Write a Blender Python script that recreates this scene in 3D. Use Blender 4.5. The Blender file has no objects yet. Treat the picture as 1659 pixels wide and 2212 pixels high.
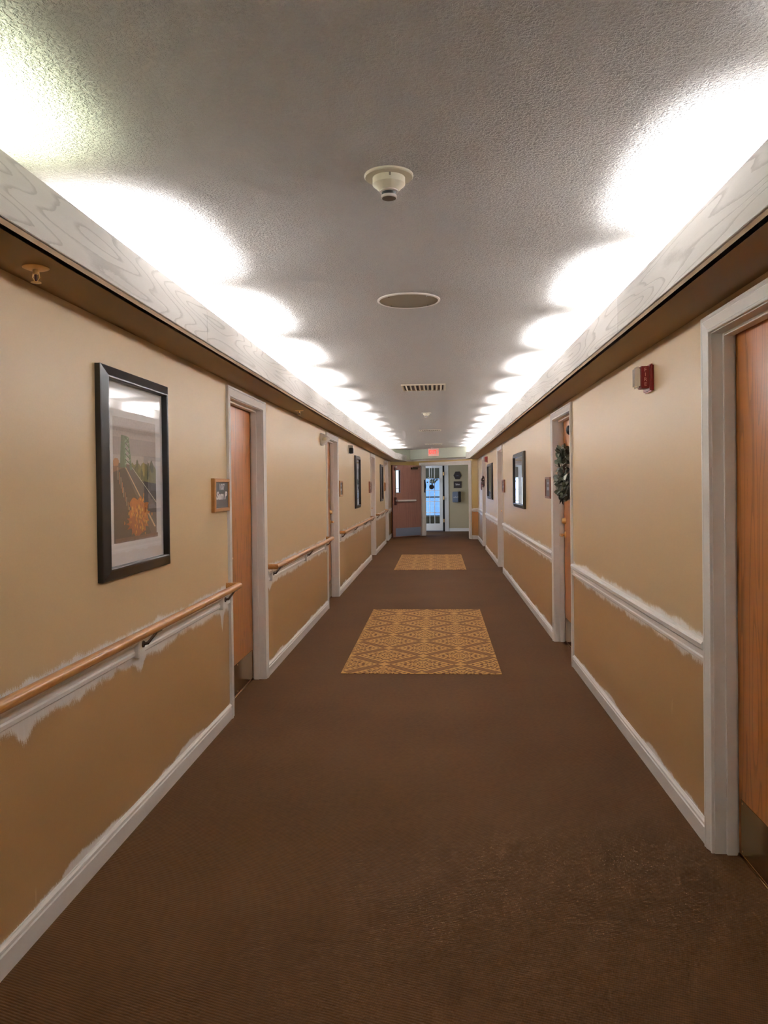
import bpy, bmesh, math, random
from mathutils import Matrix, Vector
random.seed(7)
scn = bpy.context.scene
COL = scn.collection

# ------------------------------------------------------------------ camera, world, light, exposure
W_IMG, F_PX = 1659.0, 1661.0
YAW, PITCH, ROLL, CY_OFF = 0.06964, 0.01006, -0.01197, -40.25
fw = Vector((-math.sin(YAW), math.cos(YAW), 0)); rt = Vector((math.cos(YAW), math.sin(YAW), 0)); up = Vector((0, 0, 1))
f2 = fw * math.cos(PITCH) - up * math.sin(PITCH)
u2 = up * math.cos(PITCH) + fw * math.sin(PITCH)
r3 = rt * math.cos(ROLL) + u2 * math.sin(ROLL)
u3 = u2 * math.cos(ROLL) - rt * math.sin(ROLL)
cd = bpy.data.cameras.new('camera'); cam = bpy.data.objects.new('camera', cd); COL.objects.link(cam)
M = Matrix(((r3.x, u3.x, -f2.x, 0), (r3.y, u3.y, -f2.y, 0), (r3.z, u3.z, -f2.z, 1.5), (0, 0, 0, 1)))
cam.matrix_world = M
cd.sensor_fit = 'HORIZONTAL'; cd.sensor_width = 36.0; cd.lens = 36.0 * F_PX / W_IMG
cd.shift_y = CY_OFF / W_IMG
cd.clip_start = 0.02
scn.camera = cam
vs = scn.view_settings
vs.view_transform = 'Standard'; vs.look = 'None'; vs.gamma = 1.0; vs.use_curve_mapping = False
vs.exposure = 1.15
wd = bpy.data.worlds.new('world'); scn.world = wd; wd.use_nodes = True
wd.node_tree.nodes['Background'].inputs[0].default_value = (0.6, 0.75, 1.0, 1)
wd.node_tree.nodes['Background'].inputs[1].default_value = 0.0

# main dimensions (metres)
XL, XR = -1.36, 1.10            # faces of the side walls
FL, FR = -1.12, 0.86            # faces of the fascias
ZS, ZF0, ZF1, ZC = 2.195, 2.212, 2.37, 2.55   # soffit underside, fascia bottom / top, ceiling
YB, YL, YR = -3.6, 22.30, 21.20 # back of the corridor, far ends of the side walls
PA, PV, PJ, PC = (XL, 22.30), (-0.72, 23.05), (0.95, 21.25), (XR, 21.20)
ZH = 2.26                       # underside of the header across the far end

LAMP_P = 36.0
def cove_lamp(x, y0, y1, color, p):
    ld = bpy.data.lights.new('cove_tube', 'AREA'); ld.shape = 'RECTANGLE'
    ld.size = 0.10; ld.size_y = y1 - y0; ld.energy = p; ld.color = color; ld.spread = math.radians(131)
    o = bpy.data.objects.new('cove_tube', ld); COL.objects.link(o)
    o.location = (x, (y0 + y1) / 2, 2.318); o.rotation_euler = (math.pi, 0, 0)
WHITE_L = (0.905, 0.935, 1.0)
LH = 0.33
GREEN_L = (0.86, 1.0, 0.74)
for k in range(-5, 14):          # fluorescent tubes in both coves; the unseen run behind the camera is dimmed to balance the near end
    ya = 3.92 + 1.38 * k
    if ya > YB and ya + 1.25 < 22.0:
        cove_lamp(-1.262, ya + LH, ya + 1.38 - LH, GREEN_L if k == -2 else WHITE_L, LAMP_P * (0.17 if k == -2 else 0.5 if k < -2 else 1))
    yb = 3.36 + 1.38 * k
    if yb > YB and yb + 1.25 < 21.2:
        cove_lamp(1.002, yb + LH, yb + 1.38 - LH, WHITE_L, LAMP_P * (0.16 if k == -2 else 0.5 if k < -2 else 1))
def window_light(loc, rot, sx, sy, p, color=(0.45, 0.66, 1.0)):
    ld = bpy.data.lights.new('daylight', 'AREA'); ld.shape = 'RECTANGLE'; ld.size = sx; ld.size_y = sy
    ld.energy = p; ld.color = color
    o = bpy.data.objects.new('daylight', ld); COL.objects.link(o); o.location = loc; o.rotation_euler = rot

# ------------------------------------------------------------------ node helpers
MAT = {}
class NT:
    def __init__(s, name):
        m = bpy.data.materials.new(name); m.use_nodes = True; s.m = m; s.t = m.node_tree
        for n in list(s.t.nodes): s.t.nodes.remove(n)
        s.out = s.t.nodes.new('ShaderNodeOutputMaterial'); MAT[name] = m
    def n(s, typ, **kw):
        nd = s.t.nodes.new(typ)
        for k, v in kw.items(): setattr(nd, k, v)
        return nd
    def l(s, a, b): s.t.links.new(a, b)
    def put(s, sock, v):
        if hasattr(v, 'links') or hasattr(v, 'is_linked'): s.l(v, sock)
        elif isinstance(v, (tuple, list)) and len(v) == 3 and sock.type == 'RGBA': sock.default_value = (*v, 1)
        else: sock.default_value = v
    def m_(s, op, a, b=0.0, c=0.0, clamp=False):
        nd = s.n('ShaderNodeMath', operation=op); nd.use_clamp = clamp
        s.put(nd.inputs[0], a); s.put(nd.inputs[1], b); s.put(nd.inputs[2], c)
        return nd.outputs[0]
    def pos(s):
        g = s.n('ShaderNodeNewGeometry'); sp = s.n('ShaderNodeSeparateXYZ'); s.l(g.outputs['Position'], sp.inputs[0])
        return sp.outputs
    def obj(s):
        g = s.n('ShaderNodeTexCoord'); sp = s.n('ShaderNodeSeparateXYZ'); s.l(g.outputs['Object'], sp.inputs[0])
        return sp.outputs
    def vec(s, x, y, z=0.0):
        nd = s.n('ShaderNodeCombineXYZ'); s.put(nd.inputs[0], x); s.put(nd.inputs[1], y); s.put(nd.inputs[2], z); return nd.outputs[0]
    def noise(s, v, scale, detail=2.0, rough=0.5, dist=0.0):
        nd = s.n('ShaderNodeTexNoise'); s.l(v, nd.inputs['Vector']); nd.inputs['Scale'].default_value = scale
        nd.inputs['Detail'].default_value = detail; nd.inputs['Roughness'].default_value = rough; nd.inputs['Distortion'].default_value = dist
        return nd.outputs['Fac']
    def step(s, x, a, b):
        nd = s.n('ShaderNodeMapRange', interpolation_type='SMOOTHSTEP')
        s.put(nd.inputs[0], x); s.put(nd.inputs[1], a); s.put(nd.inputs[2], b); return nd.outputs[0]
    def mix(s, f, a, b):
        nd = s.n('ShaderNodeMix', data_type='RGBA'); s.put(nd.inputs[0], f); s.put(nd.inputs[6], a); s.put(nd.inputs[7], b); return nd.outputs[2]
    def bump(s, h, strength=0.3, dist=0.01):
        nd = s.n('ShaderNodeBump'); s.l(h, nd.inputs['Height']); nd.inputs['Strength'].default_value = strength; nd.inputs['Distance'].default_value = dist
        return nd.outputs[0]
    def bsdf(s, color, rough=0.5, metal=0.0, spec=0.5, normal=None, emis=None, es=0.0, coat=0.0):
        b = s.n('ShaderNodeBsdfPrincipled'); s.put(b.inputs['Base Color'], color); s.put(b.inputs['Roughness'], rough)
        b.inputs['Metallic'].default_value = metal; b.inputs['Specular IOR Level'].default_value = spec
        if normal is not None: s.l(normal, b.inputs['Normal'])
        if emis is not None: s.put(b.inputs['Emission Color'], emis); b.inputs['Emission Strength'].default_value = es
        b.inputs['Coat Weight'].default_value = coat; b.inputs['Coat Roughness'].default_value = 0.08
        s.l(b.outputs[0], s.out.inputs[0]); return b

def lin(r, g, b):
    f = lambda c: (c / 255 / 12.92) if c / 255 <= 0.04045 else ((c / 255 + 0.055) / 1.055) ** 2.4
    return (f(r), f(g), f(b))
def simple(name, color, rough=0.5, metal=0.0, spec=0.5, var=0.06, scale=40.0, emis=None, es=0.0, coat=0.0):
    t = NT(name); g = t.n('ShaderNodeTexCoord'); nz = t.noise(g.outputs['Object'], scale, 3)
    dark = tuple(c * (1 - var) for c in color); lite = tuple(min(1, c * (1 + var)) for c in color)
    t.bsdf(t.mix(nz, dark, lite), rough, metal, spec, emis=emis, es=es, coat=coat); return t.m

TRIM = lin(240, 237, 233)
UPPER = lin(203, 174, 130)
LOWER = lin(177, 138, 90)

# painted two-tone wall with brushed white cut-in strokes along the rail and the baseboard
def wall_material(name, seed, up_w, low_w, up_col=UPPER, low_col=LOWER, drips=()):
    t = NT(name); x, y, z = t.pos()
    h = t.m_('ADD', y, t.m_('MULTIPLY', x, 0.9))
    hs = t.m_('ADD', h, seed)
    broad = t.noise(t.vec(hs, 0.0), 2.3, 2)                 # slow wander of the stroke edge
    mid = t.noise(t.vec(hs, t.m_('MULTIPLY', z, 1.2)), 13.0, 3)
    fine = t.noise(t.vec(hs, t.m_('MULTIPLY', z, 0.10)), 95.0, 2)   # bristle marks, drawn downwards
    wob = t.m_('ADD', t.m_('MULTIPLY', t.m_('SUBTRACT', broad, 0.5), 0.10), t.m_('ADD', t.m_('MULTIPLY', t.m_('SUBTRACT', mid, 0.5), 0.06), t.m_('MULTIPLY', t.m_('SUBTRACT', fine, 0.5), 0.012)))
    topedge = t.m_('ADD', 0.815 + up_w, t.m_('MULTIPLY', wob, 0.75))
    botedge = t.m_('SUBTRACT', 0.80 - low_w, wob)
    for (yc, wd_, am) in drips:                             # places where the brush ran further down
        q = t.m_('DIVIDE', t.m_('SUBTRACT', y, yc), wd_)
        botedge = t.m_('SUBTRACT', botedge, t.m_('MULTIPLY', am, t.m_('EXPONENT', t.m_('MULTIPLY', t.m_('MULTIPLY', q, q), -1.0))))
    streak = t.noise(t.vec(t.m_('ADD', hs, t.m_('MULTIPLY', z, 0.35)), t.m_('MULTIPLY', z, 0.06)), 210.0, 3, 0.6)
    grain = t.noise(t.vec(hs, z, 7.0), 320.0, 2)
    dry = t.m_('ADD', t.m_('MULTIPLY', t.m_('SUBTRACT', streak, 0.5), 0.055), t.m_('MULTIPLY', t.m_('SUBTRACT', grain, 0.5), 0.035))
    da = t.m_('ADD', t.m_('SUBTRACT', topedge, z), dry); db = t.m_('ADD', t.m_('SUBTRACT', z, botedge), dry)
    band = t.m_('MULTIPLY', t.step(da, -0.006, 0.012), t.step(db, -0.008, 0.016))
    wob2 = t.m_('ADD', t.m_('MULTIPLY', t.m_('SUBTRACT', t.noise(t.vec(t.m_('ADD', hs, 31.0), 0.0), 1.7, 2), 0.52), 0.16), t.m_('MULTIPLY', t.m_('SUBTRACT', mid, 0.5), 0.03))
    bedge = t.m_('ADD', 0.112, t.m_('MAXIMUM', wob2, -0.012))
    c = t.step(t.m_('ADD', t.m_('SUBTRACT', bedge, z), t.m_('MULTIPLY', dry, 0.5)), -0.004, 0.010)
    mask = t.m_('MAXIMUM', band, c, clamp=True)
    mask = t.m_('MULTIPLY', mask, t.m_('ADD', 0.80, t.m_('MULTIPLY', fine, 0.35)), clamp=True)
    # a few thin scratches in the lower paint
    sc = t.noise(t.vec(t.m_('MULTIPLY', hs, 26.0), t.m_('MULTIPLY', z, 3.0), 4.0), 1.0, 1)
    scr = t.m_('MULTIPLY', t.step(sc, 0.79, 0.83), 0.35)
    roll = t.noise(t.vec(hs, z, 2.0), 2.2, 3)
    two = t.mix(t.step(z, 0.805, 0.795), up_col, low_col)
    two = t.mix(t.m_('MULTIPLY', t.m_('SUBTRACT', roll, 0.35), 0.22, clamp=True), two, tuple(q * 0.86 for q in up_col))
    two = t.mix(scr, two, lin(225, 190, 150))
    inside = t.step(z, 2.205, 2.215)                        # white paint inside the light cove
    col = t.mix(t.m_('MAXIMUM', mask, inside), two, TRIM)
    g = t.n('ShaderNodeNewGeometry')
    bp = t.bump(t.noise(g.outputs['Position'], 160.0, 3), 0.10, 0.004)
    t.bsdf(col, 0.40, spec=0.75, normal=bp)
    return t.m
wall_material('wall_paint_left', 0.0, 0.055, 0.085, drips=((4.745, .03, .12), (3.41, .05, .05), (2.42, .05, .04), (6.12, .06, .04)))
wall_material('wall_paint_right', 17.3, 0.055, 0.07, drips=((5.35, .12, .03),))
wall_material('wall_paint_end', 5.1, 0.04, 0.05, lin(196, 168, 104), lin(172, 120, 62))
simple('trim_white', TRIM, 0.38, var=0.02)
simple('soffit_shaded_paint', lin(146, 115, 76), 0.6, var=0.03)  # wall tan with the shade of the underside darkened into the colour
simple('vestibule_paint', lin(190, 176, 146), 0.6, var=0.03, scale=2)
simple('cove_white', lin(196, 188, 176), 0.7, var=0.02)
simple('header_paint', lin(205, 210, 192), 0.6, var=0.03, scale=3)
simple('black_frame', lin(24, 19, 21), 0.34, var=0.1, coat=0.1)
simple('mat_board', lin(250, 246, 245), 0.8, var=0.01)
simple('brass', lin(226, 184, 124), 0.3, metal=0.7, var=0.05)
simple('bronze_plate', lin(150, 122, 78), 0.16, metal=0.9, var=0.08, scale=9)
simple('dark_metal', lin(72, 56, 44), 0.4, metal=0.7)
simple('steel', lin(200, 196, 192), 0.25, metal=1.0, var=0.03)
simple('bar_aluminium', lin(228, 222, 218), 0.45, metal=0.4, var=0.03)
simple('oak_frame', lin(176, 122, 66), 0.4, var=0.18, scale=30)
simple('walnut_frame', lin(128, 70, 46), 0.4, var=0.15, scale=30)
simple('plaque_black', lin(58, 50, 50), 0.45, var=0.05)
simple('letter_white', lin(240, 236, 236), 0.6, var=0.01)
simple('plastic_cream', lin(216, 208, 186), 0.45, var=0.03)
simple('plastic_white', lin(222, 214, 206), 0.4, var=0.02)
simple('sensor_grille', lin(92, 76, 58), 0.6, var=0.05)
simple('black_rubber', lin(22, 18, 16), 0.5)
simple('black_plastic', lin(18, 14, 16), 0.35)
simple('fire_red', lin(128, 22, 26), 0.4, var=0.05)
simple('fire_letter', lin(214, 150, 140), 0.5)
simple('grille_grey', lin(140, 130, 112), 0.6, var=0.04, scale=300)
simple('vent_dark', lin(70, 60, 52), 0.6)
simple('leaf_green', lin(112, 120, 104), 0.55, var=0.25, scale=12)
simple('leaf_dark', lin(68, 74, 62), 0.55, var=0.25, scale=12)
simple('leaf_pale', lin(196, 196, 184), 0.55, var=0.12, scale=12)
simple('twig_brown', lin(70, 44, 32), 0.7, var=0.2)
simple('berry_red', lin(74, 16, 20), 0.5, var=0.2)
simple('dispenser_grey', lin(120, 130, 150), 0.35, var=0.04)
simple('door_dark_edge', lin(74, 30, 22), 0.5, var=0.1)
simple('brick_far', lin(150, 160, 176), 0.8)
simple('far_dark', lin(40, 44, 58), 0.7)
simple('cloth_blue', lin(120, 150, 190), 0.8)
simple('exit_housing', lin(196, 150, 138), 0.5)
simple('exit_red', lin(220, 40, 30), 0.5, emis=(1.0, 0.06, 0.04), es=0.55)
t = NT('lens_clear'); t.bsdf(lin(246, 242, 236), 0.14, metal=0.7, spec=0.8, coat=1.0)
t = NT('daylight'); x, y, z = t.pos()
dn = t.noise(t.vec(t.m_('MULTIPLY', x, 1.6), t.m_('MULTIPLY', z, 0.7), 0.0), 1.0, 1)
e = t.n('ShaderNodeEmission'); t.put(e.inputs[0], t.mix(dn, (0.16, 0.38, 0.85), (0.46, 0.70, 1.0))); e.inputs[1].default_value = 0.62; t.l(e.outputs[0], t.out.inputs[0])
t = NT('daylight_bright'); e = t.n('ShaderNodeEmission'); e.inputs[0].default_value = (0.80, 0.90, 1.0, 1); e.inputs[1].default_value = 1.6; t.l(e.outputs[0], t.out.inputs[0])
def glass(name, tint, ior=1.5, rough=0.0):
    t = NT(name); g = t.n('ShaderNodeNewGeometry'); dt = t.n('ShaderNodeVectorMath', operation='DOT_PRODUCT')
    t.l(g.outputs['Incoming'], dt.inputs[0]); t.l(g.outputs['Normal'], dt.inputs[1])
    f0 = ((ior - 1) / (ior + 1)) ** 2
    sch = t.m_('ADD', f0, t.m_('MULTIPLY', 1 - f0, t.m_('POWER', t.m_('SUBTRACT', 1.0, t.m_('ABSOLUTE', dt.outputs['Value'])), 5.0)), clamp=True)
    a = t.n('ShaderNodeBsdfTransparent'); a.inputs[0].default_value = (*tint, 1)
    b = t.n('ShaderNodeBsdfGlossy'); b.inputs['Roughness'].default_value = rough
    mx = t.n('ShaderNodeMixShader'); t.l(sch, mx.inputs[0]); t.l(a.outputs[0], mx.inputs[1]); t.l(b.outputs[0], mx.inputs[2])
    t.l(mx.outputs[0], t.out.inputs[0])
glass('picture_glass', (1.0, 1.0, 1.0), 1.42)
glass('pane_glass', (0.9, 0.95, 1.0), 1.45)

# wood: contour lines of stretched noise give cathedral grain, plus fine pores
def wood(name, base, dark, axis, along, across, lines, contrast, rough, pore=0.35, bumps=0.1, width=0.16, metal_coat=0.0, world=True):
    t = NT(name); x, y, z = t.pos() if world else t.obj()
    if axis == 'z': a, c = z, t.m_('ADD', y, x)
    else: a, c = y, t.m_('ADD', z, t.m_('MULTIPLY', x, 0.8))
    v = t.vec(t.m_('MULTIPLY', a, along), t.m_('MULTIPLY', c, across), 3.7)
    nz = t.noise(v, 1.0, 1.5, 0.45)
    fr = t.m_('FRACT', t.m_('MULTIPLY', nz, lines))
    wig = t.noise(t.vec(t.m_('MULTIPLY', a, 40.0), t.m_('MULTIPLY', c, 160.0)), 1.0, 2)
    fr2 = t.m_('ADD', fr, t.m_('MULTIPLY', t.m_('SUBTRACT', wig, 0.5), 0.16))
    ln = t.m_('MULTIPLY', t.step(fr2, 0.0, 0.06), t.step(fr2, width + 0.25, 0.05))
    pr = t.noise(t.vec(t.m_('MULTIPLY', a, 9.0), t.m_('MULTIPLY', c, 420.0)), 1.0, 2)
    pm = t.m_('MULTIPLY', t.step(pr, 0.52, 0.75), pore)
    fac = t.m_('ADD', t.m_('MULTIPLY', ln, contrast), pm, clamp=True)
    ton = t.noise(t.vec(t.m_('MULTIPLY', a, 1.0), t.m_('MULTIPLY', c, 14.0)), 1.0, 2)
    b2 = t.mix(ton, tuple(q * 0.86 for q in base), tuple(q * 1.10 for q in base))
    col = t.mix(fac, b2, dark)
    bp = t.bump(t.m_('SUBTRACT', 1.0, fac), bumps, 0.002)
    t.bsdf(col, rough, normal=bp, coat=metal_coat)
wood('oak_door', lin(170, 104, 46), lin(106, 58, 20), 'z', 0.75, 9.0, 9.0, 0.55, 0.36, pore=0.4)
wood('far_door_veneer', lin(150, 104, 88), lin(104, 66, 56), 'z', 0.6, 10.0, 6.0, 0.35, 0.42, pore=0.5)
wood('oak_rail', lin(186, 130, 68), lin(126, 76, 34), 'y', 1.2, 26.0, 7.0, 0.5, 0.32, pore=0.3, metal_coat=0.2)
wood('fascia_oak', lin(216, 211, 205), lin(140, 132, 124), 'y', 0.55, 7.5, 16.0, 0.45, 0.55, pore=0.08, bumps=0.35, width=0.05)

# carpet: brown loop pile in a fine diagonal weave
t = NT('carpet_brown'); x, y, z = t.pos()
big = t.noise(t.vec(x, y), 0.9, 3); med = t.noise(t.vec(x, y), 35.0, 3)
d1 = t.m_('ADD', t.m_('MULTIPLY', x, 0.34), y); d2 = t.m_('SUBTRACT', x, t.m_('MULTIPLY', y, 0.34))
w1 = t.m_('SINE', t.m_('ADD', t.m_('MULTIPLY', d1, 560.0), t.m_('MULTIPLY', t.noise(t.vec(x, y), 14.0, 2), 4.0)))
w2 = t.m_('SINE', t.m_('MULTIPLY', d2, 900.0))
wv = t.m_('ADD', t.m_('MULTIPLY', w1, 0.35), t.m_('MULTIPLY', w2, 0.12))
f = t.m_('ADD', t.m_('ADD', 0.5, t.m_('MULTIPLY', wv, 0.6)), t.m_('ADD', t.m_('MULTIPLY', t.m_('SUBTRACT', med, 0.5), 0.5), t.m_('MULTIPLY', t.m_('SUBTRACT', big, 0.5), 0.7)), clamp=True)
cbp = t.bump(wv, 0.5, 0.004)
t.bsdf(t.mix(f, lin(62, 39, 19), lin(101, 68, 36)), 0.9, spec=0.2, normal=cbp)

# patterned carpet: diamond lattice with scrolled medallions
t = NT('carpet_pattern'); x, y, z = t.pos()
P = 0.637
ux = t.m_('DIVIDE', t.m_('ADD', x, 0.143), P); uy = t.m_('DIVIDE', t.m_('SUBTRACT', y, 6.416), P)
jit = t.noise(t.vec(x, y), 9.0, 2)
a = t.m_('ADD', ux, uy); b = t.m_('SUBTRACT', ux, uy)
fa = t.m_('SUBTRACT', a, t.m_('ROUND', a)); fb = t.m_('SUBTRACT', b, t.m_('ROUND', b))
d = t.m_('MAXIMUM', t.m_('ABSOLUTE', fa), t.m_('ABSOLUTE', fb))
mn = t.m_('MINIMUM', t.m_('ABSOLUTE', fa), t.m_('ABSOLUTE', fb))
r = t.m_('SQRT', t.m_('ADD', t.m_('MULTIPLY', fa, fa), t.m_('MULTIPLY', fb, fb)))
ang = t.m_('ARCTAN2', fb, fa)
pet = t.m_('COSINE', t.m_('MULTIPLY', ang, 8.0)); pet4 = t.m_('COSINE', t.m_('MULTIPLY', ang, 4.0)); pet16 = t.m_('COSINE', t.m_('MULTIPLY', ang, 16.0))
rr = t.m_('ADD', r, t.m_('ADD', t.m_('MULTIPLY', pet, 0.018), t.m_('MULTIPLY', pet4, 0.03)))
def band(v, lo, hi, e=.008): return t.m_('MULTIPLY', t.step(v, lo - e, lo + e), t.step(v, hi + e, hi - e))
wav = t.m_('ADD', r, t.m_('MULTIPLY', pet, 0.014))
br = band(wav, .072, .105)                                   # ring round the rosette
br = t.m_('MAXIMUM', br, t.m_('MULTIPLY', band(r, .03, .06), t.step(pet, .2, .5)))
br = t.m_('MAXIMUM', br, t.m_('MULTIPLY', band(r, .135, .185), t.step(pet16, .1, .5)))     # beaded ring
br = t.m_('MAXIMUM', br, band(t.m_('ADD', d, t.m_('MULTIPLY', pet16, 0.012)), .225, .268))   # scalloped diamond
br = t.m_('MAXIMUM', br, t.m_('MULTIPLY', band(d, .29, .375), t.step(t.m_('SINE', t.m_('MULTIPLY', mn, 62.0)), .25, .6)))
br = t.m_('MAXIMUM', br, t.m_('MULTIPLY', band(r, .20, .225), t.step(pet, -.3, .1)))
inside = t.step(d, 0.425, 0.410)
line = t.m_('MULTIPLY', band(d, .462, .480, .004), 0.75)
vertex = t.step(mn, 0.405, 0.42)
cover = t.m_('MAXIMUM', t.m_('MULTIPLY', t.m_('SUBTRACT', 1.0, br), inside), t.m_('MAXIMUM', vertex, line), clamp=True)
pile = t.noise(t.vec(x, y), 240.0, 2)
cg = t.mix(jit, lin(166, 122, 64), lin(188, 146, 84))
col = t.mix(cover, lin(92, 57, 35), cg)
t.bsdf(t.mix(t.m_('MULTIPLY', pile, 0.25), col, lin(110, 70, 40)), 0.9, spec=0.2, normal=t.bump(pile, 0.4, 0.003))

# textured ceiling
t = NT('ceiling_texture'); g = t.n('ShaderNodeNewGeometry')
n1 = t.noise(g.outputs['Position'], 130.0, 3, 0.55); n2 = t.noise(g.outputs['Position'], 60.0, 2)
hh = t.m_('ADD', t.step(n1, 0.42, 0.66), t.m_('MULTIPLY', n2, 0.5))
t.bsdf(lin(192, 187, 181), 0.85, spec=0.2, normal=t.bump(hh, 0.8, 0.009))

# ------------------------------------------------------------------ mesh helpers
class MB:
    """collects boxes, prisms and lathes as one mesh"""
    def __init__(s): s.bm = bmesh.new(); s.mi = 0
    def poly(s, pts):
        vs_ = [s.bm.verts.new(p) for p in pts]
        f = s.bm.faces.new(vs_); f.material_index = s.mi; return f
    def box(s, x0, x1, y0, y1, z0, z1, bev=0.0, mat=None):
        r = bmesh.ops.create_cube(s.bm, size=1.0)
        vv = r['verts']
        for v in vv:
            v.co = Vector((x0 + (v.co.x + .5) * (x1 - x0), y0 + (v.co.y + .5) * (y1 - y0), z0 + (v.co.z + .5) * (z1 - z0)))
        fs = set(f for v in vv for f in v.link_faces)
        for f in fs: f.material_index = s.mi
        if bev > 0:
            es = set(e for v in vv for e in v.link_edges)
            rb = bmesh.ops.bevel(s.bm, geom=list(es), offset=bev, segments=2, affect='EDGES', clamp_overlap=True)
            vv = list(set(rb['verts']) | set(v for v in vv if v.is_valid))
            for f in rb['faces']: f.material_index = s.mi
        if mat is not None:
            for v in set(vv): v.co = mat @ v.co
        return s
    def loft(s, rings, closed=True, caps=True):
        rows = [[s.bm.verts.new(p) for p in r] for r in rings]
        n = len(rows[0])
        for i in range(len(rows) - 1):
            for j in range(n if closed else n - 1):
                f = s.bm.faces.new((rows[i][j], rows[i][(j + 1) % n], rows[i + 1][(j + 1) % n], rows[i + 1][j])); f.material_index = s.mi
        if caps and closed:
            f = s.bm.faces.new(rows[0][::-1]); f.material_index = s.mi
            f = s.bm.faces.new(rows[-1]); f.material_index = s.mi
        return s
    def tube(s, pts, r, n=12, caps=True):
        pts = [Vector(p) for p in pts]; rings = []
        ref = Vector((0, 0, 1))
        for i, p in enumerate(pts):
            d = (pts[min(i + 1, len(pts) - 1)] - pts[max(i - 1, 0)]).normalized()
            q = ref if abs(d.dot(ref)) < 0.95 else Vector((1, 0, 0))
            a = d.cross(q).normalized(); b = d.cross(a).normalized()
            k = 1.0
            if 0 < i < len(pts) - 1:
                c = (pts[i + 1] - p).normalized().dot((p - pts[i - 1]).normalized()); k = 1 / max(0.5, math.sqrt((1 + c) / 2))
            rr = r[i] if isinstance(r, (list, tuple)) else r
            rings.append([p + a * rr * math.cos(2 * math.pi * j / n) + b * rr * math.sin(2 * math.pi * j / n) for j in range(n)])
        return s.loft(rings, True, caps)
    def lathe(s, c, prof, axis='z', n=40):
        """prof: (radius, offset) pairs along axis from c"""
        rings = []
        for r, o in prof:
            ring = []
            for j in range(n):
                a = 2 * math.pi * j / n; u, v = r * math.cos(a), r * math.sin(a)
                if axis == 'z': ring.append((c[0] + u, c[1] + v, c[2] + o))
                elif axis == 'x': ring.append((c[0] + o, c[1] + u, c[2] + v))
                else: ring.append((c[0] + u, c[1] + o, c[2] + v))
            rings.append(ring)
        return s.loft(rings, True, True)
    def prof_y(s, prof, y0, y1, x0, sx):
        """profile (t, z) pushed out of a side wall, running along y"""
        a = [(x0 + sx * t_, y0, z_) for t_, z_ in prof]; b = [(x0 + sx * t_, y1, z_) for t_, z_ in prof]
        return s.loft([a, b])
    def prof_dir(s, prof, p0, p1, nrm):
        """profile (t, z) along any horizontal line p0-p1, pushed out along nrm"""
        a = [(p0[0] + nrm[0] * t_, p0[1] + nrm[1] * t_, z_) for t_, z_ in prof]; b = [(p1[0] + nrm[0] * t_, p1[1] + nrm[1] * t_, z_) for t_, z_ in prof]
        return s.loft([a, b])
    def build(s, name, mat, parent=None, origin=None, smooth=False, kind=None, label=None, cat=None, group=None):
        bmesh.ops.remove_doubles(s.bm, verts=s.bm.verts, dist=1e-6)
        bmesh.ops.recalc_face_normals(s.bm, faces=s.bm.faces)
        me = bpy.data.meshes.new(name)
        org = ORG.get(parent, None) if parent is not None else None
        if parent is None and origin is not None: org = Vector(origin)
        if org is not None: bmesh.ops.translate(s.bm, verts=s.bm.verts, vec=-org)
        s.bm.to_mesh(me); s.bm.free()
        for m in (mat if isinstance(mat, (list, tuple)) else [mat]): me.materials.append(MAT[m])
        if smooth:
            for p in me.polygons: p.use_smooth = True
            try: me.set_sharp_from_angle(angle=math.radians(40))
            except Exception: pass
        o = bpy.data.objects.new(name, me); COL.objects.link(o)
        if parent is not None: o.parent = parent; ORG[o] = org
        elif org is not None: o.location = org; ORG[o] = org
        else: ORG[o] = Vector((0, 0, 0))
        tag(o, label, cat, group, kind)
        return o
ORG = {}
def tag(o, label=None, cat=None, group=None, kind=None):
    if label: o['label'] = label
    if cat: o['category'] = cat
    if group: o['group'] = group
    if kind: o['kind'] = kind
def thing(name, loc, label=None, cat=None, group=None, kind=None):
    o = bpy.data.objects.new(name, None); o.empty_display_size = 0.1; COL.objects.link(o)
    o.location = loc; ORG[o] = Vector(loc); tag(o, label, cat, group, kind); return o
def copy_tree(o, parent=None):
    c = o.copy(); COL.objects.link(c)
    if parent is not None: c.parent = parent
    for ch in [q for q in bpy.data.objects if q.parent == o]: copy_tree(ch, c)
    return c
def text_mesh(name, body, size, mw, mat, parent, ext=0.0008, shear=0.0, bold=0.0, spacing=1.0, sx=1.0):
    cu = bpy.data.curves.new(name, 'FONT'); cu.body = body; cu.size = size; cu.extrude = ext; cu.align_x = 'CENTER'; cu.align_y = 'CENTER'
    cu.shear = shear; cu.offset = bold; cu.space_character = spacing; cu.resolution_u = 3
    ob = bpy.data.objects.new(name + '_src', cu); COL.objects.link(ob)
    dg = bpy.context.evaluated_depsgraph_get(); dg.update()
    me = bpy.data.meshes.new_from_object(ob.evaluated_get(dg))
    bpy.data.objects.remove(ob)
    me.transform(Matrix.Diagonal((sx, 1, 1, 1))); me.transform(mw)
    org = ORG[parent]; me.transform(Matrix.Translation(-org))
    me.materials.clear(); me.materials.append(MAT[mat])
    o = bpy.data.objects.new(name, me); COL.objects.link(o); o.parent = parent; ORG[o] = org; return o
def frame_mat(p, right, upv):
    r_ = Vector(right).normalized(); u_ = Vector(upv).normalized(); n_ = r_.cross(u_)
    return Matrix(((r_.x, u_.x, n_.x, p[0]), (r_.y, u_.y, n_.y, p[1]), (r_.z, u_.z, n_.z, p[2]), (0, 0, 0, 1)))
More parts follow.
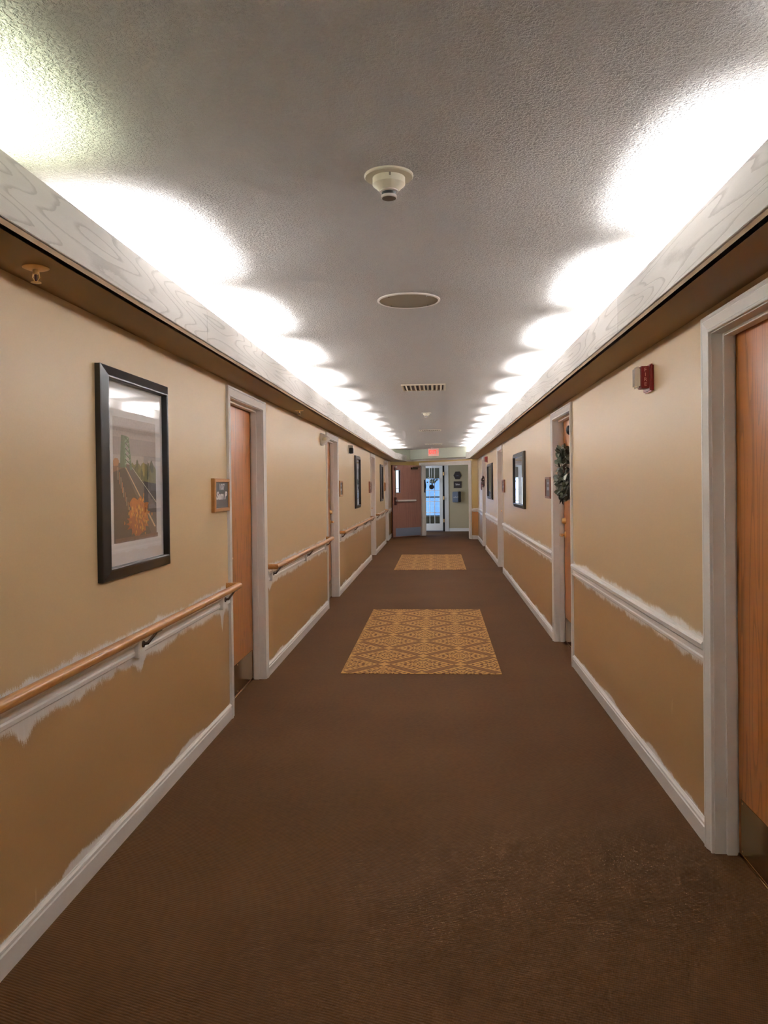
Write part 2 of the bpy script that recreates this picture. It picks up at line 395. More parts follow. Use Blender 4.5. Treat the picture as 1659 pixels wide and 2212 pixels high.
# ------------------------------------------------------------------ the setting
CAS, OH, JD = 0.072, 2.093, 0.14        # casing width, opening height, jamb depth
L_DOORS = [(4.965, 5.908), (9.406, 10.349), (15.622, 16.565), (19.972, 20.915)]
R_DOORS = [(2.225, 3.168), (6.432, 7.373), (13.122, 14.065), (17.852, 18.798)]
MB().box(-3.2, 3.2, YB - 0.2, 30.2, -0.12, 0.0).build('floor', 'carpet_brown', kind='structure')
MB().box(-3.2, 3.2, YB - 0.2, 30.2, ZC, ZC + 0.1).build('ceiling', 'ceiling_texture', kind='structure')

def side_wall(name, x0, sx, doors, yend, mat):
    b = MB(); xo = x0 - sx * JD; xa, xb = min(x0, xo), max(x0, xo)
    y = YB
    for (a, c) in doors:
        b.box(xa, xb, y, a - 0.02, 0, ZC); b.box(xa, xb, a - 0.02, c + 0.02, OH + 0.02, ZC); y = c + 0.02
    b.box(xa, xb, y, yend, 0, ZC)
    b.build(name, mat, kind='structure')
side_wall('wall_left', XL, 1, L_DOORS, YL, 'wall_paint_left')
side_wall('wall_right', XR, -1, R_DOORS, YR, 'wall_paint_right')
MB().box(XL - JD, XR + JD, YB - 0.12, YB, 0, ZC).build('wall_back', 'wall_paint_end', kind='structure')

def line_mat(p0, p1):
    """frame with x along p0-p1 and y towards the camera side"""
    e = Vector((p1[0] - p0[0], p1[1] - p0[1], 0)); L = e.length; e.normalize()
    n = Vector((e.y, -e.x, 0))
    return Matrix(((e.x, n.x, 0, p0[0]), (e.y, n.y, 0, p0[1]), (0, 0, 1, 0), (0, 0, 0, 1))), L
MA, LA = line_mat(PA, PV)
MBm, LB_ = line_mat(PV, PJ)
MC, LC = line_mat(PJ, PC)
# wall behind the open door, with a narrow window in it
b = MB()
b.box(0, 0.10, -0.12, 0, 0, ZC, mat=MA); b.box(0.78, LA, -0.12, 0, 0, ZC, mat=MA)
b.box(0.10, 0.78, -0.12, 0, 0, 0.9, mat=MA); b.box(0.10, 0.78, -0.12, 0, 2.0, ZC, mat=MA)
b.build('wall_end_left', 'wall_paint_end', kind='structure')
S0, S1 = 0.355, 2.36
b = MB()
b.box(-0.02, S0, -0.14, 0, 0, ZC, mat=MBm); b.box(S1, LB_ + 0.02, -0.14, 0, 0, ZC, mat=MBm); b.box(S0, S1, -0.14, 0, OH + 0.01, ZC, mat=MBm)
b.build('wall_end', 'wall_paint_end', kind='structure')
MB().box(0, LC + 0.02, -0.14, 0, 0, ZC, mat=MC).build('wall_end_right', 'wall_paint_end', kind='structure')
w = thing('window_1', (MA @ Vector((0.42, 0, 0.9))), kind='structure')
MB().box(0.10, 0.78, -0.075, -0.065, 0.9, 2.0, mat=MA).build('pane', 'pane_glass', w)
b = MB()
for (a0, a1, c0, c1) in ((0.08, 0.12, 0.88, 2.02), (0.76, 0.80, 0.88, 2.02), (0.12, 0.76, 0.88, 0.92), (0.12, 0.76, 1.98, 2.02), (0.12, 0.76, 1.40, 1.42)):
    b.box(a0, a1, -0.09, 0.012, c0, c1, mat=MA)
b.build('window_frame', 'trim_white', w)
MB().box(-0.3, 1.1, -0.55, -0.50, 0.5, 2.5, mat=MA).build('sky_panel', 'daylight_bright', w)

# header across the far end and the coves that run into it
hd = [(XL, 22.12), (-0.80, 22.86), (0.88, 21.10), (XR, 21.06)]
bk = [(XL, 22.36), (-0.72, 23.10), (0.95, 21.30), (XR, 21.26)]
MB().loft([[(p[0], p[1], ZH) for p in hd + bk[::-1]], [(p[0], p[1], ZC) for p in hd + bk[::-1]]]).build('trim_1', 'header_paint', kind='structure', label='pale green painted header beam above the far doorway')

def cove(n, xw, xf, sx, yend, turn, what):
    t_ = thing(n, (xw, YB, ZS), kind='structure', label=what)
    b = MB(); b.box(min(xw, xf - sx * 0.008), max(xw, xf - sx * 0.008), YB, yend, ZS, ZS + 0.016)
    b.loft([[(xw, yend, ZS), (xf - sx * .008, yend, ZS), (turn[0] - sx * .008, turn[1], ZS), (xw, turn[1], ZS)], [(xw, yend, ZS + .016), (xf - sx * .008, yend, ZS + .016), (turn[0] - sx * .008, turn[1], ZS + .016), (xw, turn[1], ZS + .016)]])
    b.build('soffit_board', 'soffit_shaded_paint', t_)
    b = MB(); b.box(min(xw, xf - sx * 0.024), max(xw, xf - sx * 0.024), YB, yend, ZS + 0.017, ZS + 0.022)
    b.build('cove_floor', 'cove_white', t_)
    b = MB(); b.box(min(xf - sx * 0.030, xf - sx * 0.009), max(xf - sx * 0.030, xf - sx * 0.009), YB, yend, ZS, ZF0 + 0.03)
    b.build('edge_strip', 'trim_white', t_)
    b = MB()
    y = YB
    ys = [YB + k * 3.66 for k in range(0, 8)]
    ys = [q for q in ys if q < yend - 0.5] + [yend]
    for i in range(len(ys) - 1):
        MB().box(min(xf, xf - sx * 0.02), max(xf, xf - sx * 0.02), ys[i] + 0.0006, ys[i + 1] - 0.0006, ZF0, ZF1, 0.0015).build('fascia_board', 'fascia_oak', t_)
    a0 = (xf, yend); a1 = turn
    MB().loft([[(a0[0], a0[1], z) for z in (ZF0, ZF1)] + [(a0[0] - sx * .02, a0[1], z) for z in (ZF1, ZF0)],
               [(a1[0], a1[1], z) for z in (ZF0, ZF1)] + [(a1[0] - sx * .02, a1[1], z) for z in (ZF1, ZF0)]]).build('fascia_return', 'fascia_oak', t_)
ZF1 = 2.385
cove('trim_2', XL, FL, 1, 20.6, (-0.90, 22.74), 'left light cove with pickled oak grained fascia board')
cove('trim_3', XR, FR, -1, 20.5, (0.78, 21.19), 'right light cove with pickled oak grained fascia board')

# base and chair rails
BASE = [(0, 0), (.014, 0), (.014, .068), (.009, .072), (.009, .077), (.014, .081), (.013, .088), (.006, .094), (.004, .098), (0, .098)]
CHAIR = [(0, .752), (.008, .752), (.012, .757), (.012, .770), (.007, .776), (.007, .797), (.014, .803), (.024, .812), (.026, .832), (.020, .843), (.008, .847), (0, .847)]
def segs(doors, y0, y1):
    out, y = [], y0
    for a, c in doors: out.append((y, a - CAS)); y = c + CAS
    out.append((y, y1)); return [s for s in out if s[1] - s[0] > 0.05]
def rails(nb, nc, x0, sx, doors, y1):
    tb = thing(nb, (x0, YB, 0), kind='structure'); tc = thing(nc, (x0, YB, 0.752), kind='structure', label='white moulded chair rail along the wall')
    for a, c in segs(doors, YB, y1):
        MB().prof_y(BASE, a, c, x0, sx).build('board', 'trim_white', tb)
        MB().prof_y(CHAIR, a, c, x0, sx).build('moulding', 'trim_white', tc)
rails('baseboard_left', 'trim_4', XL, 1, L_DOORS, YL - 0.01)
rails('baseboard_right', 'trim_5', XR, -1, R_DOORS, YR)
def seg_dir(name, prof, M_, a, c, parent=None, kind=None):
    p0 = M_ @ Vector((a, 0, 0)); p1 = M_ @ Vector((c, 0, 0)); n = M_.to_3x3() @ Vector((0, 1, 0))
    return MB().prof_dir(prof, p0, p1, n).build(name, 'trim_white', parent, kind=kind)
te = thing('baseboard_end', (PJ[0], PJ[1], 0), kind='structure')
seg_dir('board', BASE, MC, 0.02, LC, te); seg_dir('board', BASE, MA, 0, LA, te)
seg_dir('trim_6', CHAIR, MC, 0.02, LC, kind='structure')['label'] = 'short white chair rail right of the far doorway'

# ------------------------------------------------------------------ doors
CPROF = [(.004, 0), (.004, .011), (.008, .013), (.014, .013), (.018, .009), (.024, .011), (.050, .019), (.055, .015), (.060, .019), (.070, .019), (CAS, .016), (CAS, 0)]
def casing(b, fn, a, c, H):
    """mitred U of casing; fn(s, t, z) -> world"""
    st = [lambda w: (a - w, 0.0), lambda w: (a - w, H + w), lambda w: (c + w, H + w), lambda w: (c + w, 0.0)]
    b.loft([[fn(f_(w)[0], t_, f_(w)[1]) for w, t_ in CPROF] for f_ in st])
def lever(parent, x, y, z, sx, dy, mat='brass'):
    """rose, spindle and lever on a side-wall door; sx points into the corridor"""
    b = MB(); b.lathe((x, y, z), [(0.030, 0.0), (0.030, sx * 0.006), (0.022, sx * 0.012), (0.011, sx * 0.014), (0.011, sx * 0.05)], 'x', 20)
    b.tube([(x + sx * .046, y, z), (x + sx * .052, y + dy * .02, z), (x + sx * .053, y + dy * .06, z), (x + sx * .050, y + dy * .11, z - .004)], [.011, .011, .010, .008], 10)
    return b.build('lever_handle', mat, parent, smooth=True)
def bolt(parent, x, y, z, sx, mat='brass'):
    b = MB(); b.lathe((x, y, z), [(0.030, 0.0), (0.030, sx * 0.008), (0.024, sx * 0.026), (0.021, sx * 0.034), (0.0, sx * 0.034)], 'x', 20)
    return b.build('deadbolt', mat, parent, smooth=True)
def side_door(n, x0, sx, a, c, handle='far', deadbolt=True, label=None):
    t_ = thing('door_%d' % n, (x0, (a + c) / 2, 0), kind='structure', label=label)
    d = lambda q: x0 - sx * q
    X = lambda q0, q1: (min(d(q0), d(q1)), max(d(q0), d(q1)))
    b = MB(); casing(b, lambda s, t2, z: (x0 + sx * t2, s, z), a, c, OH); b.build('casing', 'trim_white', t_)
    b = MB(); x1, x2 = X(0.0, JD)
    b.box(x1, x2, a - .02, a, 0, OH + .02); b.box(x1, x2, c, c + .02, 0, OH + .02); b.box(x1, x2, a, c, OH, OH + .02)
    b.build('jamb', 'trim_white', t_)
    b = MB(); x1, x2 = X(0.043, 0.084)
    b.box(x1, x2, a, a + .013, 0, OH, .002); b.box(x1, x2, c - .013, c, 0, OH, .002); b.box(x1, x2, a + .013, c - .013, OH - .013, OH, .002)
    b.build('door_stop', 'trim_white', t_)
    x1, x2 = X(0.092, 0.136)
    leaf = MB().box(x1, x2, a + .004, c - .004, .012, OH - .004, .002).build('door_leaf', 'oak_door', t_)
    x1, x2 = X(0.0905, 0.0925)
    MB().box(x1, x2, a + .03, c - .03, .02, .235, .0005).build('kick_plate', 'bronze_plate', leaf)
    b = MB()
    for yy in (a + .045, (a + c) / 2, c - .045):
        for zz in (.032, .223): b.lathe((d(0.0905), yy, zz), [(.005, 0), (.004, sx * .0015), (0.0, sx * .002)], 'x', 8)
    b.build('screw', 'brass', leaf)
    yh = c - .075 if handle == 'far' else a + .075
    dy = -1 if handle == 'far' else 1
    lever(leaf, d(.092), yh, 1.02, sx, dy)
    if deadbolt: bolt(leaf, d(.092), yh, 1.15, sx)
    MB().box(*X(0.088, JD), a, c, 0.0, 0.010, .003).build('threshold', 'bronze_plate', t_)
    MB().box(*X(JD + 0.1, JD + 0.12), a - .3, c + .3, 0, 2.4).build('backing', 'far_dark', t_)
    return t_, leaf
nd = 1
LEAF = {}
for i, (a, c) in enumerate(L_DOORS):
    LEAF['L%d' % (i + 1)] = side_door(nd, XL, 1, a, c, 'near' if i == 0 else 'far', i != 0)[1]; nd += 1
for i, (a, c) in enumerate(R_DOORS):
    LEAF['R%d' % (i + 1)] = side_door(nd, XR, -1, a, c, 'near' if i == 0 else 'far')[1]; nd += 1
# peephole and door knocker on the second left door
b = MB(); yk = 9.88
b.lathe((XL - .092, yk, 1.46), [(.026, 0), (.026, .010), (.016, .030), (.006, .046), (0, .05)], 'x', 16)
b.tube([(XL - .08, yk - .02, 1.45), (XL - .06, yk - .022, 1.41), (XL - .06, yk, 1.385), (XL - .06, yk + .022, 1.41), (XL - .08, yk + .02, 1.45)], .006, 8)
b.build('door_knocker', 'brass', LEAF['L2'], smooth=True)

# far doorway, hinged leaf swung open against the angled wall
dw = thing('door_9', tuple(MBm @ Vector((S0, 0, 0))), kind='structure', label='far double doorway with white casing, wooden leaf swung open')
fB = lambda s, t2, z: tuple(MBm @ Vector((s, t2, z)))
b = MB(); casing(b, fB, S0, S1, OH); b.build('casing', 'trim_white', dw)
b = MB(); b.box(S0, S0 + .035, -.15, .004, 0, OH, .003, mat=MBm); b.box(S1 - .035, S1, -.15, .004, 0, OH, .003, mat=MBm); b.box(S0 + .035, S1 - .035, -.15, .004, OH - .035, OH, .003, mat=MBm)
b.build('jamb', 'trim_white', dw)
hinge = Vector(fB(S0 + .02, .03, 0)); latch = Vector((-1.285, 21.985, 0))
ML, LL = line_mat((latch.x, latch.y), (hinge.x, hinge.y))       # x from latch to hinge, y towards the camera
# leaf with a hole for the vision lite
b = MB(); v0, v1, z0, z1 = .13, .27, 1.30, 1.93
for (p, q, r_, s_) in ((0, v0, .012, 2.085), (v1, LL, .012, 2.085), (v0, v1, .012, z0), (v0, v1, z1, 2.085)): b.box(p, q, -.045, 0, r_, s_, mat=ML)
fl = b.build('door_leaf', 'far_door_veneer', dw)
MB().box(-.003, 0, -.046, .001, .012, 2.085, mat=ML).build('edge_band', 'door_dark_edge', fl)
b = MB()
for (p, q, r_, s_) in ((v0 - .02, v0, z0 - .02, z1 + .02), (v1, v1 + .02, z0 - .02, z1 + .02), (v0, v1, z0 - .02, z0), (v0, v1, z1, z1 + .02)): b.box(p, q, -.05, .010, r_, s_, .002, mat=ML)
b.build('lite_frame', 'dispenser_grey', fl)
MB().box(v0, v1, -.026, -.020, z0, z1, mat=ML).build('glass_lite', 'pane_glass', fl)
MB().box(.10, LL - .03, .0005, .0025, .03, .27, mat=ML).build('kick_plate', 'dispenser_grey', fl)
b = MB(); b.box(.06, .12, .0, .055, .94, 1.16, .006, mat=ML); b.build('exit_device_case', 'door_dark_edge', fl)
b = MB(); p0 = ML @ Vector((.10, .06, 1.06)); p1 = ML @ Vector((.86, .055, 1.06))
b.box(.12, .86, .03, .075, 1.035, 1.085, .012, mat=ML); b.lathe(tuple(ML @ Vector((.10, .06, 1.065))), [(0, -.02), (.03, -.02), (.03, .02), (0, .02)], 'y', 14)
b.build('push_bar', 'bar_aluminium', fl)
b = MB(); b.tube([tuple(ML @ Vector((.085, .02, 1.16))), tuple(ML @ Vector((.085, .02, 1.96)))], .008, 8); b.build('vertical_rod', 'steel', fl)
b = MB(); b.box(.05, .11, 0, .04, 1.93, 2.02, .004, mat=ML); b.build('top_latch', 'door_dark_edge', fl)
b = MB(); b.lathe(tuple(ML @ Vector((.10, .055, 2.03))), [(0, -.025), (.024, -.025), (.028, 0), (.024, .025), (0, .025)], 'y', 14); b.build('latch_cap', 'letter_white', fl, smooth=True)
b = MB(); b.box(LL - .40, LL - .16, .0, .05, 1.965, 2.02, .004, mat=ML)
b.tube([tuple(ML @ Vector((LL - .36, .06, 2.03))), tuple(ML @ Vector((LL - .15, .10, 2.03))), tuple(ML @ Vector((LL - .02, .03, 2.05)))], .010, 8)
b.build('door_closer', 'dark_metal', fl)
# second leaf of the pair, swung away into the vestibule
hr = Vector(fB(S1 - .04, -.05, 0)); MR, _ = line_mat((hr.x, hr.y), (hr.x + .16, hr.y + 1.0))
MB().box(0, 1.0, -.045, 0, .012, 2.05, mat=MR).build('door_leaf', 'trim_white', dw)

# ------------------------------------------------------------------ vestibule beyond
YV = 24.9
b = MB(); b.box(-3.0, -0.58, YV, YV + .12, 0, ZC); b.box(0.26, 3.0, YV, YV + .12, 0, ZC); b.box(-0.58, 0.26, YV, YV + .12, 2.16, ZC)
b.build('wall_vestibule', 'vestibule_paint', kind='structure')
MB().box(1.42, 1.54, 21.4, YV, 0, ZC).build('wall_vestibule_right', 'vestibule_paint', kind='structure')
b = MB(); b.box(-2.3, -2.2, 22.5, YV, 0, .4); b.box(-2.3, -2.2, 22.5, YV, 2.2, ZC); b.build('wall_vestibule_left', 'vestibule_paint', kind='structure')
MB().prof_dir(BASE, (0.36, YV), (1.42, YV), (0, -1)).build('baseboard_vestibule', 'trim_white', kind='structure')
fd = thing('door_10', (-.16, YV, 0), kind='structure', label='white french door with fifteen glass panes')
b = MB(); b.box(.225, .355, YV - .02, YV + .13, 0, 2.17, .004); b.box(-.70, -.575, YV - .02, YV + .13, 0, 2.17, .004); b.box(-.575, .225, YV - .02, YV + .13, 2.155, 2.26, .004)
b.build('door_frame', 'trim_white', fd)
x0, x1, yq = -.53, .165, YV - .06
b = MB(); b.box(x0, -.415, yq, yq + .04, .03, 2.14, .003); b.box(.06, x1, yq, yq + .04, .03, 2.14, .003); b.box(-.415, .06, yq, yq + .04, .03, .255, .003); b.box(-.415, .06, yq, yq + .04, 2.05, 2.14, .003)
fleaf = b.build('door_leaf', 'trim_white', fd)
px = [-.415 + .475 * k / 3 for k in range(4)]; pz = [.255 + 1.795 * k / 5 for k in range(6)]
for k in (1, 2): MB().box(px[k] - .011, px[k] + .011, yq + .004, yq + .036, .255, 2.05, .002).build('muntin', 'trim_white', fleaf)
for k in range(1, 5): MB().box(-.415, .06, yq + .005, yq + .035, pz[k] - .010, pz[k] + .010, .002).build('muntin', 'trim_white', fleaf)
for i in range(3):
    for j in range(5): MB().box(px[i] + .011, px[i + 1] - .011, yq + .018, yq + .022, pz[j] + .010, pz[j + 1] - .010).build('pane', 'pane_glass', fleaf)
for zz in (.35, 1.08, 1.86):
    b = MB(); b.box(.175, .215, YV - .075, YV - .068, zz - .05, zz + .05); b.lathe((.195, YV - .08, zz), [(.009, -.055), (.009, .055)], 'z', 10); b.build('hinge', 'brass', fd)
MB().box(.166, .224, YV + .02, YV + .03, 0, 2.155).build('gap_shade', 'black_rubber', fd)  # black strip standing in for the shade in the open hinge gap
# room behind the french door, with a daylit window
b = MB(); b.box(-3.0, -1.9, 29.2, 29.3, 0, ZC); b.box(.2, 3.0, 29.2, 29.3, 0, ZC); b.box(-1.9, .2, 29.2, 29.3, 0, .35); b.box(-1.9, .2, 29.2, 29.3, 1.75, ZC)
b.build('wall_far_room', 'vestibule_paint', kind='structure')
b = MB(); b.box(-3.1, -3.0, 21.5, 29.3, 0, ZC); b.box(2.0, 2.1, YV + .12, 29.3, 0, ZC); b.build('wall_far_room_sides', 'vestibule_paint', kind='structure')
w = thing('window_2', (-.85, 29.2, .35), kind='structure')
b = MB()
for q in (-1.9, -1.22, -.55, .14): b.box(q, q + .06, 29.17, 29.28, .35, 1.75)
b.box(-1.9, .2, 29.17, 29.28, 1.02, 1.07); b.box(-1.95, .25, 29.12, 29.28, .30, .35)
b.build('window_frame', 'trim_white', w)
MB().box(-1.9, .2, 29.22, 29.225, .35, 1.75).build('pane', 'pane_glass', w)
MB().box(-3.2, 1.5, 30.0, 30.05, -.1, 2.6).build('sky_panel', 'daylight', w)
window_light((-.85, 29.1, 1.05), (-math.pi / 2, 0, 0), 2.0, 1.4, 30)
window_light((-2.15, 23.7, 1.3), (math.pi / 2, 0, -math.pi / 2), 2.2, 1.7, 26, (0.62, 0.77, 1.0))

# ------------------------------------------------------------------ carpets set into the floor
for (y0, y1, lab) in ((6.10, 9.26, 'gold and brown diamond patterned carpet inset nearest the camera'), (13.60, 16.60, 'gold and brown diamond patterned carpet inset farther down the hall')):
    MB().box(-.79, .49, y0, y1, 0.0, .004, .001).build('carpet_inset', 'carpet_pattern', origin=(-.15, (y0 + y1) / 2, 0), label=lab, cat='rug', group='patterned carpet insets')

# ------------------------------------------------------------------ handrails
def handrail(y0, y1, bys, label):
    xr, zr, R = XL + .078, .868, .0205
    t_ = thing('handrail', (XL, (y0 + y1) / 2, zr), label, 'handrail', 'oak handrails on the left wall')
    n = 16; rings = []
    ny = max(2, int((y1 - y0) / .25))
    sts = [((XL, y0), (0, -1)), ((xr, y0), (1, -1))] + [((xr, y0 + (y1 - y0) * k / ny), (1, 0)) for k in range(1, ny)] + [((xr, y1), (1, 1)), ((XL, y1), (0, 1))]
    for (c, h) in sts:
        rings.append([(c[0] + h[0] * R * math.cos(2 * math.pi * j / n), c[1] + h[1] * R * math.cos(2 * math.pi * j / n), zr + R * math.sin(2 * math.pi * j / n)) for j in range(n)])
    MB().loft(rings).build('rail', 'oak_rail', t_, smooth=True)
    for yb in bys:
        bl = MB().box(XL, XL + .030, yb - .035, yb + .035, .745, .862, .003).build('mounting_block', 'trim_white', t_)
        b = MB()
        b.tube([(XL + .028, yb + .01, .800), (XL + .05, yb + .015, .803), (XL + .066, yb + .025, .825), (xr, yb + .05, .847)], [.007, .007, .006, .006], 8)
        b.box(xr - .010, xr + .010, yb + .03, yb + .10, .845, .849, .001)
        b.lathe((XL + .03, yb + .01, .800), [(.016, 0), (.014, .005), (0, .006)], 'x', 12)
        b.build('bracket', 'dark_metal', t_, smooth=True)
handrail(.35, 4.855, (1.95, 3.36, 4.70), 'oak handrail nearest the camera, below the bridge picture')
handrail(6.02, 9.285, (6.12, 7.75, 9.12), 'oak handrail between the first and second left doors')
handrail(10.46, 15.50, (10.56, 12.2, 13.9, 15.35), 'oak handrail between the second and third left doors')
handrail(16.67, 19.85, (16.78, 18.2, 19.7), 'farthest oak handrail beside the open wooden door')

# ------------------------------------------------------------------ framed pictures
INK = {}
def ink(c):
    k = 'ink_%02x%02x%02x' % c
    if k not in INK: INK[k] = simple(k, tuple(min(.92, 1.45 * q) for q in lin(*c)), 0.7, var=0.22, scale=90)
    return k
def blob(cx, cy, rx, ry, n=26, rough=.18):
    out = []
    for k in range(n):
        a = 2 * math.pi * k / n; q = 1 + random.uniform(-rough, rough); out.append((cx + rx * q * math.cos(a), cy + ry * q * math.sin(a)))
    return out
def rect(u0, v0, u1, v1): return [(u0, v0), (u1, v0), (u1, v1), (u0, v1)]
def picture(side, y0, y1, z0, z1, art, label, fwid=.052, prot=.034, win=(.14, .126, .86, .81)):
    x0, sx = (XL, 1) if side == 'L' else (XR, -1)
    t_ = thing('framed_picture', (x0, (y0 + y1) / 2, z0), label, 'picture', 'framed pictures along the hall')
    # u runs left to right as seen from the hall
    fy = (lambda u: y0 + u) if side == 'L' else (lambda u: y1 - u)
    Wd, Hd = y1 - y0, z1 - z0
    pf = [(0, .0), (0, prot - .012), (.004, prot - .009), (fwid - .010, prot + .004), (fwid - .004, prot + .004), (fwid, prot), (fwid, 0)]
    rings = []
    for (cu, cv, du, dv) in ((0, 0, 1, 1), (Wd, 0, -1, 1), (Wd, Hd, -1, -1), (0, Hd, 1, -1), (0, 0, 1, 1)):
        rings.append([(x0 + sx * t2, fy(cu + du * w2), z0 + cv + dv * w2) for w2, t2 in pf])
    MB().loft(rings, closed=True, caps=False).build('frame', 'black_frame', t_)
    u0, u1, v0, v1 = fwid - .004, Wd - fwid + .004, fwid - .004, Hd - fwid + .004
    def plate(ua, ub, va, vb, ta, tb):
        b = MB(); b.box(min(x0 + sx * ta, x0 + sx * tb), max(x0 + sx * ta, x0 + sx * tb), min(fy(ua), fy(ub)), max(fy(ua), fy(ub)), z0 + va, z0 + vb); return b
    plate(u0, u1, v0, v1, .004, .008).build('mat_board', 'mat_board', t_)
    pu = lambda u: u0 + (u1 - u0) * (win[0] + (win[2] - win[0]) * u)
    pv = lambda v: v0 + (v1 - v0) * (win[1] + (win[3] - win[1]) * v)
    b = MB(); mats = []
    for i, (c, pts) in enumerate(art):
        k = ink(c)
        if k not in mats: mats.append(k)
        b.mi = mats.index(k)
        pts = [(min(1, max(0, p)), min(1, max(0, q))) for p, q in pts]
        b.poly([(x0 + sx * (.0084 + .00003 * i), fy(pu(p)), z0 + pv(q)) for p, q in pts])
    pr = b.build('print', mats, t_)
    plate(u0, u1, v0, v1, .0165, .0185).build('glass', 'picture_glass', t_)
    return t_
# autumn road and a green steel bridge tower
art = [((178, 168, 162), rect(0, 0, 1, 1)), ((160, 150, 146), rect(0, .70, 1, .84)), ((104, 88, 76), [(0, 0), (1, 0), (1, .60), (.45, .62), (0, .64)])]
art += [((168, 120, 84), blob(.06, .64, .07, .035)), ((128, 92, 66), blob(.04, .58, .10, .03))]
art += [((122, 118, 74), [(.38, .50), (1, .36), (1, .60)] + [(1 - .62 * k / 16, .60 + random.uniform(0, .055)) for k in range(1, 16)] + [(.38, .62)])]
for k in range(14): art.append((random.choice([(96, 98, 60), (150, 138, 84), (78, 82, 56)]), blob(random.uniform(.45, .97), random.uniform(.47, .62), .03, .05, 12, .3)))
art += [((66, 60, 56), [(.55, .42), (1, .26), (1, .47), (.55, .50)])]
art += [((78, 64, 54), [(.0, .0), (.9, .0), (.24, .60), (.0, .56)]), ((92, 84, 80), [(.24, .61), (.42, .61), (1, .26), (1, .10), (.78, .16)])]
art += [((196, 168, 128), [(.24, .61), (.26, .61), (.98, .09), (.94, .09)]), ((210, 196, 176), [(.40, .605), (.412, .605), (1, .31), (1, .30)])]
art += [((92, 108, 84), [(.14, .60), (.17, .86), (.22, .86), (.24, .60)]), ((104, 122, 96), [(.24, .60), (.22, .86), (.34, .85), (.41, .58), (.36, .58), (.32, .80), (.26, .80), (.28, .60)])]
for k in range(5):
    z_ = .62 + .045 * k; art.append(((150, 164, 138), [(.25, z_), (.38 - .01 * k, z_ + .045), (.38 - .01 * k, z_ + .055), (.25, z_ + .012)])); art.append(((70, 86, 66), [(.25, z_ + .045), (.38 - .01 * k, z_), (.38 - .01 * k, z_ + .010), (.25, z_ + .055)]))
for k in range(9):
    u = .09 + .03 * k; art.append(((206, 140, 92) if k % 2 else (232, 190, 150), rect(u, .50 - .035 * k, u + .008, .60 - .04 * k)))
art += [((176, 106, 44), blob(.56, .20, .24, .15, 40, .22)), ((150, 84, 38), blob(.50, .14, .20, .09, 30, .3))]
for k in range(150): art.append((random.choice([(206, 134, 58), (188, 112, 40), (222, 156, 80), (140, 78, 36), (198, 150, 60), (160, 90, 40)]), blob(random.gauss(.56, .105), random.gauss(.20, .065), .012, .016, 7, .4)))
art += [((110, 84, 70), rect(.0, 0, 1, .035))]
picture('L', 2.985, 3.757, 1.123, 2.004, art, 'portrait print of a green bridge tower and orange autumn bushes')
def grey_art(seed, base, darks, bright):
    random.seed(seed); a_ = [(base, rect(0, 0, 1, 1))]
    for k in range(10):
        u = random.random(); a_.append((random.choice(darks), rect(u, .35 + random.uniform(0, .2), u + random.uniform(.02, .08), 1)))
    for k in range(9): a_.append((random.choice(darks), blob(random.random(), random.uniform(.1, .5), random.uniform(.05, .14), random.uniform(.03, .09), 14, .3)))
    a_.append((bright, rect(.05, .05, .95, .20))); a_.append((darks[0], rect(.0, .0, 1, .05)))
    return a_
picture('L', 12.56, 13.30, 1.128, 2.004, grey_art(3, (120, 122, 134), [(54, 54, 62), (84, 86, 96), (70, 74, 84)], (120, 150, 206)), 'grey and blue portrait print past the second left door')
picture('L', 18.13, 18.87, 1.128, 2.004, grey_art(5, (150, 146, 148), [(120, 116, 120), (134, 130, 134)], (168, 164, 170)), 'pale portrait print near the far open door')
random.seed(11)
art = [((176, 176, 184), rect(0, 0, 1, 1))]
for k in range(34):
    u = random.random(); h_ = random.uniform(.35, .6); art.append((random.choice([(140, 140, 150), (156, 156, 166), (120, 122, 134)]), rect(u, h_, u + random.uniform(.006, .016), h_ + random.uniform(.25, .5))))
art += [((130, 128, 126), rect(.1, .06, .95, .34)), ((196, 190, 178), rect(.0, .0, 1, .12))]
arc = [(.42 + .30 * math.cos(q), .34 + .24 * math.sin(q)) for q in [math.pi * (.25 + 1.5 * k / 20) for k in range(21)]]
arc2 = [(.42 + .22 * math.cos(q), .34 + .18 * math.sin(q)) for q in [math.pi * (.25 + 1.5 * k / 20) for k in range(21)]]
for k in range(20): art.append(((44, 46, 54), [arc[k], arc[k + 1], arc2[k + 1], arc2[k]]))
for k in range(9): art.append(((66, 68, 74), rect(.3 + .05 * k, .5, .306 + .05 * k, .5 + random.uniform(.08, .2))))
picture('R', 9.70, 11.02, 1.185, 1.915, art, 'wide misty woodland print with a dark curved shape', win=(.08, .10, .92, .90))
picture('R', 15.38, 16.72, 1.195, 1.93, grey_art(9, (84, 84, 92), [(40, 38, 44), (58, 56, 64), (70, 70, 78)], (164, 164, 176)), 'wide dark print beside the farthest right door', win=(.08, .10, .92, .90))

